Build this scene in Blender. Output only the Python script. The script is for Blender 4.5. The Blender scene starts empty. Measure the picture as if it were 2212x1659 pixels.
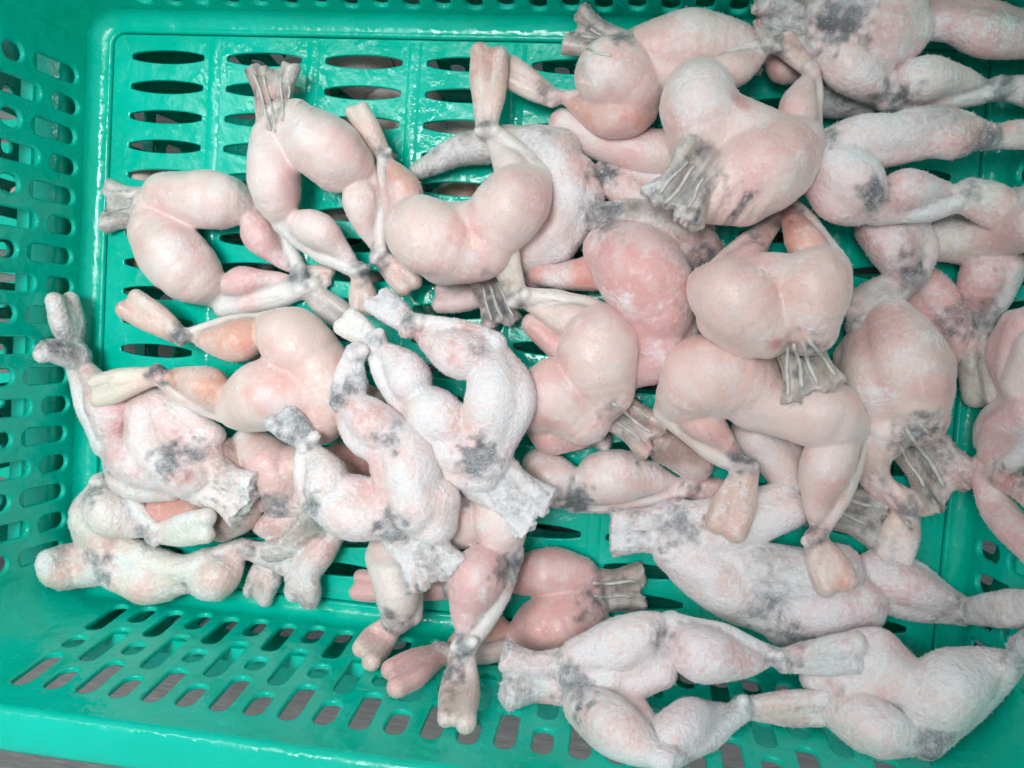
import bpy, math, random
import numpy as np
from mathutils import Vector
from mathutils.bvhtree import BVHTree

# ------------------------------------------------------------------ camera, light, exposure
scene = bpy.context.scene
col = scene.collection
CAM_LOC = np.array([.22664, -.11192, .35216])
CAM_ROT = (-.05199, .13394, .06668)
FPX = 1800.0                                   # focal length in units of a 2212 px wide frame
cd = bpy.data.cameras.new('camera')
cd.sensor_width = 36.0
cd.lens = 36.0 * FPX / 2212.0
cd.clip_start = .01
cd.clip_end = 50
cam = bpy.data.objects.new('camera', cd)
cam.location = CAM_LOC
cam.rotation_euler = CAM_ROT
col.objects.link(cam)
scene.camera = cam

world = bpy.data.worlds.new('World')
scene.world = world
world.use_nodes = True
bg = world.node_tree.nodes['Background']
bg.inputs['Color'].default_value = (.86, .93, 1, 1)
bg.inputs['Strength'].default_value = .48

def area_lamp(name, loc, target, sx, sy, power, color):
    ld = bpy.data.lights.new(name, 'AREA')
    ld.shape = 'RECTANGLE'; ld.size = sx; ld.size_y = sy
    ld.energy = power; ld.color = color
    o = bpy.data.objects.new(name, ld)
    o.location = loc
    o.rotation_euler = (Vector(target) - Vector(loc)).to_track_quat('-Z', 'Y').to_euler()
    col.objects.link(o)
    return o
area_lamp('ceiling_tube_lamp', (-.16, .10, .95), (.10, -.10, 0), .10, 1.0, 3.2, (.96, 1, 1))
sd = bpy.data.lights.new('added_falloff_spot', 'SPOT')  # added spot, no known fixture; soft cone aimed left so the right dims
sd.energy = 29; sd.color = (.96, 1, 1); sd.shadow_soft_size = .17
sd.spot_size = math.radians(50); sd.spot_blend = 1.0
so = bpy.data.objects.new('added_falloff_spot', sd)
so.location = (.05, .02, 1.05)
so.rotation_euler = (Vector((-.05, -.14, 0)) - Vector(so.location)).to_track_quat('-Z', 'Y').to_euler()
col.objects.link(so)

vs = scene.view_settings
vs.view_transform = 'Standard'
vs.look = 'None'
vs.exposure = 0.08
vs.gamma = 1.0
vs.use_curve_mapping = False
cy = scene.cycles
cy.use_adaptive_sampling = True; cy.adaptive_threshold = .035; cy.adaptive_min_samples = 12; cy.use_denoising = True
cy.max_bounces = 4; cy.diffuse_bounces = 3; cy.glossy_bounces = 2; cy.transmission_bounces = 2
cy.caustics_reflective = False; cy.caustics_refractive = False

# ------------------------------------------------------------------ geometry helpers
def rot_matrix(rx, ry, rz):
    c, s = math.cos, math.sin
    Rx = np.array([[1,0,0],[0,c(rx),-s(rx)],[0,s(rx),c(rx)]])
    Ry = np.array([[c(ry),0,s(ry)],[0,1,0],[-s(ry),0,c(ry)]])
    Rz = np.array([[c(rz),-s(rz),0],[s(rz),c(rz),0],[0,0,1]])
    return Rz @ Ry @ Rx
RC = rot_matrix(*CAM_ROT)
U = .0002                                     # working unit: 0.2 mm

FX0, FX1, FY0, FY1 = -.009, .360, -.236, .010   # basket floor edge
ALPHA = .13
PROFILE = [(0,0),(.0028,.0004),(.0055,.0016),(.0075,.0040),(.0084,.0070)]
def wall_d(z):
    for (d0,z0),(d1,z1) in zip(PROFILE, PROFILE[1:]):
        if z <= z1: return d0 + (d1-d0)*max(0, (z-z0))/(z1-z0)
    return PROFILE[-1][0] + ALPHA*(z - PROFILE[-1][1])

def at(x, y, z):
    """point of the place seen at picture position x, y at height z (working units above the floor) and the scale there"""
    d = RC @ np.array([(x-1106)/FPX, -(y-829.5)/FPX, -1.0])
    t = (z*U - CAM_LOC[2]) / d[2]
    return CAM_LOC + t*d, t/FPX

def inside(x, y, r, z):
    """like at(), but raised until a ball of that radius fits inside the basket walls"""
    z = max(z, r*.82)
    for _ in range(260):
        p, s = at(x, y, z)
        d = wall_d(max(0, p[2])); rr = r*s*.8
        if p[0]-rr >= FX0-d and p[0]+rr <= FX1+d and p[1]-rr >= FY0-d and p[1]+rr <= FY1+d: break
        z += 2
    return p/U, s*r/U

def new_mesh(name, verts, faces, mat, parent=None, smooth=True):
    me = bpy.data.meshes.new(name)
    me.from_pydata([tuple(v) for v in verts], [], [tuple(f) for f in faces])
    if smooth: me.polygons.foreach_set('use_smooth', [True]*len(me.polygons))
    me.materials.append(mat)
    o = bpy.data.objects.new(name, me)
    col.objects.link(o)
    if parent: o.parent = parent
    return o

def tag(o, label=None, cat=None, group=None, kind=None):
    if label: o['label'] = label
    if cat: o['category'] = cat
    if group: o['group'] = group
    if kind: o['kind'] = kind
    return o

def srgb(r, g, b):
    f = lambda c: (c/255/12.92) if c/255 <= .04045 else ((c/255+.055)/1.055)**2.4
    return np.array([f(r), f(g), f(b)])

# ------------------------------------------------------------------ materials
def material(name):
    m = bpy.data.materials.new(name); m.use_nodes = True
    nt = m.node_tree
    return m, nt, nt.nodes['Principled BSDF'], nt.nodes, nt.links
def noise(nt, scale, detail=4, rough=.55, vec=None, dist=0):
    n = nt.nodes.new('ShaderNodeTexNoise')
    n.inputs['Scale'].default_value = scale; n.inputs['Detail'].default_value = detail
    n.inputs['Roughness'].default_value = rough; n.inputs['Distortion'].default_value = dist
    if vec: nt.links.new(vec, n.inputs['Vector'])
    return n.outputs['Fac']
def ramp(nt, fac, stops):
    r = nt.nodes.new('ShaderNodeValToRGB')
    e = r.color_ramp.elements
    while len(e) < len(stops): e.new(.5)
    for el, (p, c) in zip(e, stops): el.position = p; el.color = (c[0], c[1], c[2], 1)
    nt.links.new(fac, r.inputs['Fac']); return r.outputs['Color']
def mixc(nt, fac, a, b, mode='MIX'):
    m = nt.nodes.new('ShaderNodeMix'); m.data_type = 'RGBA'; m.blend_type = mode
    for sock, v in ((m.inputs[0], fac), (m.inputs[6], a), (m.inputs[7], b)):
        if hasattr(v, 'is_linked'): nt.links.new(v, sock)
        elif isinstance(v, (int, float)): sock.default_value = v
        else: sock.default_value = (v[0], v[1], v[2], 1)
    return m.outputs[2]
def math_node(nt, op, a, b=None, clamp=False):
    m = nt.nodes.new('ShaderNodeMath'); m.operation = op; m.use_clamp = clamp
    for i, v in enumerate((a, b)):
        if v is None: continue
        if hasattr(v, 'is_linked'): nt.links.new(v, m.inputs[i])
        else: m.inputs[i].default_value = v
    return m.outputs[0]
def maprange(nt, v, a, b, c=0., d=1.):
    m = nt.nodes.new('ShaderNodeMapRange'); m.interpolation_type = 'SMOOTHSTEP'
    nt.links.new(v, m.inputs[0])
    for i, x in enumerate((a, b, c, d)): m.inputs[i+1].default_value = x
    return m.outputs[0]
def bump(nt, h, strength, dist, normal=None):
    b = nt.nodes.new('ShaderNodeBump')
    b.inputs['Strength'].default_value = strength; b.inputs['Distance'].default_value = dist
    nt.links.new(h, b.inputs['Height'])
    if normal: nt.links.new(normal, b.inputs['Normal'])
    return b.outputs['Normal']
def objcoord(nt):
    return nt.nodes.new('ShaderNodeTexCoord').outputs['Object']
def attr(nt, name):
    a = nt.nodes.new('ShaderNodeAttribute'); a.attribute_name = name
    return a

def green_plastic():
    m, nt, p, N, L = material('green_plastic')
    v = objcoord(nt)
    big = noise(nt, 28, 3, .5, v)
    base = ramp(nt, big, [(.3, (.0,.45,.315)), (.7, (.0,.53,.40))])
    L.new(base, p.inputs['Base Color'])
    wet = noise(nt, 55, 4, .6, v)
    L.new(maprange(nt, wet, .42, .60, .09, .30), p.inputs['Roughness'])
    p.inputs['Specular IOR Level'].default_value = .36
    n1 = bump(nt, noise(nt, 130, 3, .5, v), .55, .0014)
    L.new(bump(nt, noise(nt, 900, 2, .5, v), .12, .0003, n1), p.inputs['Normal'])
    return m
def counter_metal():
    m, nt, p, N, L = material('scratched_grey_metal')
    v = objcoord(nt)
    mp = N.new('ShaderNodeMapping'); mp.inputs['Scale'].default_value = (1, 14, 1)
    mp.inputs['Rotation'].default_value = (0, 0, .9)
    L.new(v, mp.inputs['Vector'])
    sc = noise(nt, 60, 6, .7, mp.outputs['Vector'])
    L.new(ramp(nt, sc, [(.35, (.15,.15,.145)), (.62, (.24,.24,.225)), (.72, (.4,.4,.39))]), p.inputs['Base Color'])
    p.inputs['Metallic'].default_value = .2; p.inputs['Roughness'].default_value = .5
    return m
def flesh():
    m, nt, p, N, L = material('frozen_flesh')
    v = objcoord(nt)
    c = attr(nt, 'Col').outputs['Color']
    f = attr(nt, 'frost').outputs['Fac']
    fr = noise(nt, 900, 2, .8, v)
    g = math_node(nt, 'MULTIPLY', maprange(nt, fr, .46, .66), math_node(nt, 'ADD', math_node(nt, 'MULTIPLY', f, .55), .05))
    L.new(mixc(nt, g, c, (.90,.90,.92)), p.inputs['Base Color'])
    L.new(attr(nt, 'rough').outputs['Fac'], p.inputs['Roughness'])
    p.inputs['Specular IOR Level'].default_value = .52
    p.inputs['Subsurface Weight'].default_value = .45
    p.inputs['Subsurface Radius'].default_value = (1, .55, .45)
    p.inputs['Subsurface Scale'].default_value = .0020
    p.inputs['Sheen Weight'].default_value = .30
    p.inputs['Sheen Roughness'].default_value = .4
    hf = math_node(nt, 'MULTIPLY', fr, math_node(nt, 'ADD', f, .34))
    L.new(bump(nt, hf, .75, .0009), p.inputs['Normal'])
    return m
def cord_mat():
    m, nt, p, N, L = material('pale_nerve_cord')
    L.new(ramp(nt, noise(nt, 300, 3, .6, objcoord(nt)), [(.3, (.44,.41,.37)), (.7, (.68,.65,.60))]), p.inputs['Base Color'])
    p.inputs['Roughness'].default_value = .4
    p.inputs['Subsurface Weight'].default_value = .1; p.inputs['Subsurface Scale'].default_value = .001
    return m
def frost_mat():
    m, nt, p, N, L = material('rime_ice')
    p.inputs['Base Color'].default_value = (.80,.79,.79,1)
    p.inputs['Roughness'].default_value = .5
    return m
M_GREEN, M_METAL, M_FLESH, M_CORD, M_FROST = green_plastic(), counter_metal(), flesh(), cord_mat(), frost_mat()

# ------------------------------------------------------------------ setting: the counter under the baskets
def counter():
    n = 2.0; z = -.0862
    o = new_mesh('counter', [(-n,-n,z),(n,-n,z),(n,n,z),(-n,n,z)], [(0,1,2,3)], M_METAL, smooth=False)
    tag(o, kind='structure')
counter()

# ------------------------------------------------------------------ basket
PITCH = .01305
def panel_with_holes(name, outline, holes, thick, bev, place, parent):
    """a flat plastic sheet with real rounded cut-outs; place maps (u, v, w) to the basket"""
    cu = bpy.data.curves.new(name, 'CURVE'); cu.dimensions = '2D'; cu.fill_mode = 'BOTH'
    for pts in [outline] + holes:
        s = cu.splines.new('POLY'); s.points.add(len(pts)-1)
        for q, (a, b) in zip(s.points, pts): q.co = (a, b, 0, 1)
        s.use_cyclic_u = True
    cu.extrude = thick/2 - bev; cu.bevel_depth = bev; cu.bevel_resolution = 2; cu.offset = -bev
    tmp = bpy.data.objects.new(name, cu); col.objects.link(tmp)
    dg = bpy.context.evaluated_depsgraph_get()
    me = bpy.data.meshes.new_from_object(tmp.evaluated_get(dg))
    bpy.data.objects.remove(tmp); bpy.data.curves.remove(cu)
    co = np.empty(len(me.vertices)*3); me.vertices.foreach_get('co', co)
    co = place(co.reshape(-1, 3))
    me.vertices.foreach_set('co', co.ravel()); me.update()
    me.materials.clear(); me.materials.append(M_GREEN)
    me.polygons.foreach_set('use_smooth', [True]*len(me.polygons))
    try: me.set_sharp_from_angle(angle=math.radians(40))
    except Exception: pass
    me.name = name
    o = bpy.data.objects.new(name, me); col.objects.link(o); o.parent = parent
    return o
def lens_slot(cx, cy, L, H, n=10):
    pts = []
    e = .0011
    for i in range(n+1):
        t = -1 + 2*i/n
        pts.append((cx + t*L/2*.985, cy + (e + (H/2-e)*(1-t*t)**.8)))
    pts.append((cx+L/2, cy))
    for i in range(n+1):
        t = 1 - 2*i/n
        pts.append((cx + t*L/2*.985, cy - (e + (H/2-e)*(1-t*t)**.8)))
    pts.append((cx-L/2, cy))
    return pts[::-1]
def capsule(u, v0, v1, w, n=6):
    r = w/2; pts = []
    for i in range(n+1):
        a = math.pi*i/n; pts.append((u + r*math.cos(a), v1 - r + r*math.sin(a)))
    for i in range(n+1):
        a = math.pi + math.pi*i/n; pts.append((u + r*math.cos(a), v0 + r + r*math.sin(a)))
    return pts[::-1]

RFLOOR = .006
WALL_Z0, WALL_Z1 = PROFILE[-1][1], .0900
WL = (WALL_Z1 - WALL_Z0)*math.sqrt(1+ALPHA**2)
def perimeter(d, nc=8):
    """rounded rectangle of the floor edge pushed out by d, with outward normals"""
    pts = []
    r = RFLOOR + d
    for cx, cy, a0 in ((FX1-RFLOOR, FY1-RFLOOR, 0), (FX0+RFLOOR, FY1-RFLOOR, 90), (FX0+RFLOOR, FY0+RFLOOR, 180), (FX1-RFLOOR, FY0+RFLOOR, 270)):
        for i in range(nc+1):
            a = math.radians(a0 + 90*i/nc)
            pts.append((cx + r*math.cos(a), cy + r*math.sin(a)))
    return pts
def ring_sweep(name, prof, parent, closed=True, nc=8):
    rows = [[(x, y, z) for x, y in perimeter(d, nc)] for d, z in prof]
    n = len(rows[0]); m = len(rows)
    V = [p for r in rows for p in r]; F = []
    for j in range(m if closed else m-1):
        k = (j+1) % m
        for i in range(n):
            i2 = (i+1) % n
            F.append((j*n+i, j*n+i2, k*n+i2, k*n+i))
    o = new_mesh(name, V, F, M_GREEN, parent)
    try: o.data.set_sharp_from_angle(angle=math.radians(50))
    except Exception: pass
    return o
T = .0024
TW = .0026
def make_basket(name):
    root = bpy.data.objects.new(name, None); col.objects.link(root)
    # slotted floor
    rr = RFLOOR - .001
    out = []
    x0, x1, y0, y1 = FX0+.0004, FX1-.0004, FY0+.0004, FY1-.0004
    for cx, cy, a0 in ((x1-rr, y1-rr, 0), (x0+rr, y1-rr, 90), (x0+rr, y0+rr, 180), (x1-rr, y0+rr, 270)):
        for i in range(6):
            a = math.radians(a0+90*i/5); out.append((cx+rr*math.cos(a), cy+rr*math.sin(a)))
    holes = [lens_slot(k*.045+.01713, -j*PITCH,   .0343, .0058) for k in range(8) for j in range(18)]
    panel_with_holes('floor', out, holes, T, .0005, lambda c: c + np.array([0, 0, -T/2-.0006]), root)
    # low ribs between the slot columns
    for k in range(1, 8):
        x = k*.045 - .0054
        pr = [(-.0036,-.0008),(-.0028,-.0003),(-.0014,.0000),(0,.0001),(.0014,.0000),(.0028,-.0003),(.0036,-.0008)]
        V = [(x+a, y, b-.0002) for y in (FY0+.002, FY1-.002) for a, b in pr]
        n = len(pr); F = [(i, i+1, n+i+1, n+i) for i in range(n-1)]
        new_mesh('floor_rib', V, F, M_GREEN, root)
    # base fillet
    ins = [(d, z) for d, z in PROFILE]
    fine = []
    for i in range(len(ins)-1):
        fine += [ins[i]]
    # smooth the fillet with an arc
    fine = [(0, -.0022), (0, -.0003), (.0005, .0004), (.0012, .0006), (.0020, .0004)]
    for i in range(9):
        a = math.radians(-90 + (90-math.degrees(math.atan(ALPHA)))*i/8)
        fine.append((.0021 + .0063*math.cos(a) , .0067 + .0063*math.sin(a)))
    outer = [(d+T, z-.0002) for d, z in fine[::-1] if d > .004] + [(.0022, -.0026)]
    ring_sweep('base_fillet', fine + outer, root)
    # corner posts and slotted walls
    Wz = lambda v: WALL_Z0 + v/math.sqrt(1+ALPHA**2)
    Wd = lambda v: PROFILE[-1][0] + ALPHA*v/math.sqrt(1+ALPHA**2)
    ca, sa = 1/math.sqrt(1+ALPHA**2), ALPHA/math.sqrt(1+ALPHA**2)
    def wall(side, length, phase):
        half = length/2 - RFLOOR
        outl = [(-half-.0008, -.0016), (half+.0008, -.0016), (half+.0008, WL), (-half-.0008, WL)]
        hs = []
        A = [(.0030, .0270), (.0320, .0420), (.0470, .0705)]
        B = [(.0020, .0170), (.0225, .0500), (.0555, .0705)]
        for (u, odd) in phase:
            if abs(u) > half - .0062: continue
            for v0, v1 in (A if odd else B): hs.append(capsule(u, v0, v1, .0072))
        cx, cy = (FX0+FX1)/2, (FY0+FY1)/2
        def place(c):
            u, v, w = c[:,0], c[:,1], c[:,2] + TW/2
            d = PROFILE[-1][0] + sa*v + ca*w
            z = WALL_Z0 + ca*v - sa*w
            if side == 'left':  return np.stack([FX0-d, cy+u, z], 1)
            if side == 'right': return np.stack([FX1+d, cy+u, z], 1)
            if side == 'near':  return np.stack([cx+u, FY0-d, z], 1)
            return np.stack([cx+u, FY1+d, z], 1)
        o = panel_with_holes('slotted_wall', outl, hs, TW, .0009, place, root)
        return o
    cx, cy = (FX0+FX1)/2, (FY0+FY1)/2
    pl = [(-j*PITCH - cy, j % 2 == 1) for j in range(-2, 22)]
    pn = [(k*PITCH - cx, k % 2 == 1) for k in range(-3, 32)]
    wall('left', FY1-FY0, pl); wall('right', FY1-FY0, pl)
    wall('near', FX1-FX0, pn); wall('far', FX1-FX0, pn)
    for sx, sy, a0 in ((FX1-RFLOOR, FY1-RFLOOR, 0), (FX0+RFLOOR, FY1-RFLOOR, 90), (FX0+RFLOOR, FY0+RFLOOR, 180), (FX1-RFLOOR, FY0+RFLOOR, 270)):
        nv, na = 6, 10
        V = []; F = []
        for layer in (0, 1):
            for j in range(nv+1):
                v = -.0014 + (WL+.0014)*j/nv
                d = Wd(v) + (TW*ca if layer else .0001); z = Wz(v) - (TW*sa if layer else 0)
                r = RFLOOR + d
                for i in range(na+1):
                    a = math.radians(a0 + 90*i/na)
                    V.append((sx + r*math.cos(a), sy + r*math.sin(a), z))
        S = (nv+1)*(na+1)
        for layer in (0, 1):
            for j in range(nv):
                for i in range(na):
                    q = layer*S + j*(na+1) + i
                    F.append((q, q+1, q+na+2, q+na+1))
        new_mesh('corner', V, F, M_GREEN, root)
    # outer stiffening flange and the rolled rim
    d1 = Wd(.024)
    z1 = Wz(.024)
    ring_sweep('stiffening_flange', [(d1+TW-.0006, z1-.001), (d1+TW-.0006, z1+.001), (d1+.0075, z1+.001), (d1+.0080, z1), (d1+.0075, z1-.001)], root)
    d2 = Wd(WL)
    z2 = WALL_Z1
    rim = [(d2, z2-.0006), (d2+.0004, z2+.0006), (d2+.0016, z2+.0017), (d2+.0036, z2+.0022), (d2+.0120, z2+.0022), (d2+.0147, z2+.0016), (d2+.0163, z2+.0002), (d2+.0170, z2-.0020),
           (d2+.0174, z2-.0110), (d2+.0154, z2-.0110), (d2+.0150, z2-.0022), (d2+.0136, z2-.0006), (d2+.0040, z2-.0004), (d2+.0024, z2-.0010)]
    ring_sweep('rim', rim, root)
    return root
def copy_tree(o, parent=None):
    c = o.copy(); col.objects.link(c); c.parent = parent
    for ch in list(o.children): copy_tree(ch, c)
    return c
basket = make_basket('basket')
tag(basket, 'green slotted plastic basket holding the pile of skinned frogs', 'basket', 'green plastic baskets')
lower = copy_tree(basket)
lower.location = (.004, -.003, -.082)
beside = copy_tree(basket)
beside.location = (-.466, .005, -.082)
tag(beside, 'green plastic basket standing to the left, glimpsed through the left wall', 'basket', 'green plastic baskets')
tag(lower, 'green plastic basket stacked underneath, glimpsed through the slots', 'basket', 'green plastic baskets')

# ------------------------------------------------------------------ frogs
ZONES = {
 'T': srgb(231,209,204), 'P': srgb(224,180,178), 'C': srgb(229,212,207), 'S': srgb(224,219,216),
 'F': srgb(214,191,180), 'W': srgb(166,155,147), 'K': srgb(158,155,155), 'R': srgb(213,150,140),
 'G': srgb(198,188,184), 'O': srgb(222,173,158), 'Y': srgb(220,212,199), 'D': srgb(165,135,125), 'N': srgb(112,102,98), 'B': srgb(226,224,221),
}
rngs = np.random.RandomState
LAT = rngs(3).rand(32, 32, 32).astype(np.float32)
def vnoise(P, s):
    q = P/s; i = np.floor(q).astype(int); f = (q-i); f = f*f*(3-2*f); i &= 31
    j = (i+1) & 31
    out = 0
    for dx in (0, 1):
        for dy in (0, 1):
            for dz in (0, 1):
                w = (f[:,0] if dx else 1-f[:,0])*(f[:,1] if dy else 1-f[:,1])*(f[:,2] if dz else 1-f[:,2])
                out = out + w*LAT[(j if dx else i)[:,0], (j if dy else i)[:,1], (j if dz else i)[:,2]]
    return out - .5

def parse(s):
    return [tuple(float(v) for v in t.split(',')) for t in s.split(';') if t.strip()]

def fbm(P, s, n=3):
    out = 0; a = 1; t = 0
    for q in range(n):
        out = out + vnoise(P+q*19.7, s)*a; t += a; a *= .6; s *= .48
    return out/t*1.25
def ss(a, b, x):
    t = np.clip((x-a)/(b-a), 0, 1); return t*t*(3-2*t)
def skin_colour(C, V, fib, fs, dark, frost, seed):
    """the flesh's own colours: blood blush, fat, pale fascia, fibres, blue-grey pigment, rime"""
    P = V + seed*57.3
    mix = lambda C, f, c: C*(1-f[:,None]) + np.array(c)*f[:,None]
    b1, b2, b3 = fbm(P, 95), fbm(P+400, 105), fbm(P+900, 90)
    C = mix(C, ss(-.02, .26, b1)*.64, (.76,.42,.39))
    C = mix(C, ss(.04, .28, b2)*.10, (.72,.60,.44))
    C = mix(C, ss(.02, .26, b3)*.36, (.78,.75,.73))
    f1, f2 = fbm(fib, 11), fbm(fib+77, 5, 2)
    C = mix(C, ss(.02, .24, f1)*fs*.34, (.80,.78,.75))
    C = mix(C, ss(.035, .0, np.abs(f1))*ss(-.08, .14, b2)*(fs+.10)*.42, (.34,.24,.22))
    C = mix(C, ss(.06, .30, -f2)*fs*.26, (.44,.32,.30))
    mott = fbm(P, 13, 3)
    dk = ss(.05, 1.0, dark+mott*.85)*ss(0, .35, dark)
    C = mix(C, dk*.92, (.085,.10,.115))
    f = frost + fbm(P+31, 7, 2)*.55 + fbm(P+63, 60)*1.05
    f = ss(.20, .98, f)*(1-dk*.6)
    C = mix(C, f*.62, (.92,.92,.94))
    spk = ss(.30, .42, vnoise(P, 7))*ss(.0, .2, b1)*.5
    C = mix(C, spk, (.86,.84,.81))
    rough = .30 + .22*ss(-.2, .2, fbm(P+5, 60, 2)) + .26*f
    return C, f, rough
class Chain:
    def __init__(self, zone, pts, cut=False):        # pts: (x, y, r, dz)
        self.zone, self.pts, self.cut, self.pair, self.keep = zone, pts, cut, None, False
    def world(self, base):
        P = []
        for q in self.pts:
            x, y, r = q[:3]; dz = q[3] if len(q) > 3 else 0
            p, rw = inside(x, y, r, base + r*.86 + dz)
            P.append(np.r_[p, rw])
        P = np.array(P)
        # spline resample
        if len(P) == 1: P = np.vstack([P, P + np.array([.5,.5,0,0])])
        Q = np.vstack([2*P[0]-P[1], P, 2*P[-1]-P[-2]])
        out = []
        for i in range(1, len(Q)-2):
            L = np.linalg.norm(Q[i+1,:3]-Q[i,:3]); n = max(3, int(L/(.25*max(8, (Q[i,3]+Q[i+1,3])/2))))
            n = min(n, 8)
            for k in range(n):
                t = k/n
                a, b, c, d = Q[i-1], Q[i], Q[i+1], Q[i+2]
                out.append(.5*((2*b)+(c-a)*t+(2*a-5*b+4*c-d)*t*t+(3*b-a-3*c+d)*t**3))
        out.append(Q[-2])
        self.S = np.array(out)
        self.S[:,3] = np.maximum(self.S[:,3], 4)
        return self
    def near(self, P):
        """distance, offset from the axis, arc length along it"""
        d = np.full(len(P), 1e3, np.float32); off = np.zeros((len(P), 3), np.float32); arc = np.zeros(len(P), np.float32)
        S = self.S; l0 = 0.
        for a, b in zip(S, S[1:]):
            ab = b[:3]-a[:3]; L2 = max(1e-6, ab @ ab); L = math.sqrt(L2)
            t = np.clip(((P-a[:3]) @ ab)/L2, 0, 1)
            o = P-(a[:3]+t[:,None]*ab)
            dd = np.linalg.norm(o, axis=1)-(a[3]+t*(b[3]-a[3]))
            m = dd < d
            d[m] = dd[m]; off[m] = o[m]; arc[m] = (l0+t*L)[m]; l0 += L
        return d, off, arc
    def dist(self, P, lim=None):
        """distance to the tapered tube for points P (n,3)"""
        d = np.full(len(P), 1e3, np.float32)
        S = self.S
        for a, b in zip(S, S[1:]):
            ab = b[:3]-a[:3]; L2 = max(1e-6, ab @ ab)
            t = np.clip(((P-a[:3].astype(np.float32)) @ ab.astype(np.float32))/L2, 0, 1)
            dx = P[:,0]-(a[0]+t*ab[0]); dy = P[:,1]-(a[1]+t*ab[1]); dz = P[:,2]-(a[2]+t*ab[2])
            np.minimum(d, np.sqrt(dx*dx+dy*dy+dz*dz)-(a[3]+t*(b[3]-a[3])), out=d)
        if self.cut:
            e = S[-1][:3]; n = S[-1][:3]-S[-2][:3]; n = n/np.linalg.norm(n)
            c = (P-e) @ n + vnoise(P, 17)*13 + vnoise(P+31, 8)*6 + 2
            d = np.maximum(d, c.astype(np.float32))
        return d

def leg(H, K, A, Fo, rt, rc, cs, rs=20, rf=30, mid=None, zc='P', zf='F', zt='T', dz=(0,0,0,0), end=1.0):
    """hip, knee, ankle, cut foot in picture positions; cs: side of the calf muscle"""
    H, K, A = np.array(H, float), np.array(K, float), np.array(A, float)
    ch = []
    m = np.array(mid, float) if mid else H*.55+K*.45
    dm = (dz[0]+dz[1])/2; dq = dz[1]*.75+dz[0]*.25
    ch.append(Chain(zt, [(*H, rt*.80, dz[0]), (*m, rt, dm), (*(K*.52+m*.48), rt*.74, dq), (*(K*.93+m*.07), rt*.33, dz[1])]))
    # a second muscle bundle along the outer side of the thigh
    tv = (K-H)/(np.linalg.norm(K-H)+1e-6); tn = np.array([-tv[1], tv[0]])
    sd_ = 1 if (m-(H+K)/2) @ tn >= 0 else -1
    o1 = tn*sd_*rt*.36
    ch.append(Chain(zt, [(*(H*.8+m*.2+o1*.8), rt*.50, dz[0]-rt*.02), (*(m*.75+K*.25+o1), rt*.60, dm-rt*.02), (*(K*.78+m*.22+o1*.45), rt*.36, dq), (*K, rt*.24, dz[1])]))
    ch.append(Chain('B', [(*K, max(rs*1.05, rt*.26), dz[1]+rs*.2)]))
    v = A-K; L = np.linalg.norm(v); v = v/L; n = np.array([-v[1], v[0]])*cs
    dd = lambda t: dz[1]+(dz[2]-dz[1])*t
    rc *= 1.04
    c0, c1, c2, c3 = K+v*L*.10+n*rc*.42, K+v*L*.34+n*rc*.66, K+v*L*.62+n*rc*.50, A-v*L*.10+n*rs*.25
    ch.append(Chain(zc, [(*c0, rc*.60, dd(.1)), (*c1, rc, dd(.34)), (*c2, rc*.66, dd(.62)), (*c3, rs*.52, dd(.9))]))
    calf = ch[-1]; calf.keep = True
    t0, t1, t2 = K-n*rs*.3, K+v*L*.5-n*rs*.70, A-n*rs*.25
    ch.append(Chain('S', [(*t0, max(rs*.95, rt*.22), dz[1]), (*t1, rs*.90, dd(.5)+rs*.15), (*t2, rs*.78, dz[2])]))
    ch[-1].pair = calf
    ch.append(Chain('K', [(*A, rs*.98, dz[2])]))
    for t, o_ in ((-.55, -.5), (.45, .55)):
        q = A+v*rs*t+n*rs*o_
        ch.append(Chain('B', [(*q, rs*.50, rs*.95+dz[2])]))
    if Fo is not None: ch += foot(A, Fo, rf, zf, dz[2], dz[3], end)
    return ch
def foot(A, Fo, rf, zf='F', dz0=0, dz1=0, end=1.0):
    A, Fo = np.array(A, float), np.array(Fo, float)
    w = Fo-A; w = w/np.linalg.norm(w); o = np.array([-w[1], w[0]])
    ch = []
    for sgn, k in ((-1, .56), (1, .52), (0, .54)):
        a, b = A + o*sgn*rf*.20 + w*rf*.1, Fo + o*sgn*rf*.48*end + w*2
        md = (a+b)/2 + o*sgn*rf*.08
        b = b - w*rf*(.25 if sgn else .45)*(1 if sgn < 1 else 1.7)
        ch.append(Chain(zf, [(*a, rf*k*.70, dz0), (*md, rf*k*1.0, (dz0+dz1)/2), (*b, rf*k*(1.0 if sgn else .84), dz1)]))
    return ch
def stump(nx, ny, nw, ex, ey, ew, r, dzn=0, dze=0, zone='W'):
    a, b = np.array([nx, ny], float), np.array([ex, ey], float)
    v = (b-a)/np.linalg.norm(b-a); o = np.array([-v[1], v[0]])
    ch = []
    r = r*.84
    for t, k in ((-1, 1.0), (-.52, .74), (-.05, .80), (.48, .76), (1, 1.0)):
        p, q = a+o*t*(nw/2-r*.7), b+o*t*(ew/2-r*.75)+v*(6 if abs(t) > .5 else -4)
        m = (p+q)/2 - o*t*ew*.08
        ch.append(Chain(zone, [(*(p-v*22), r*k*.9, dzn), (*p, r*k*.9, dzn), (*m, r*k*.86, (dzn+dze)/2), (*q, r*k, dze)], cut=True))
    return ch, (a, b, nw, ew, v, o)

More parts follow.
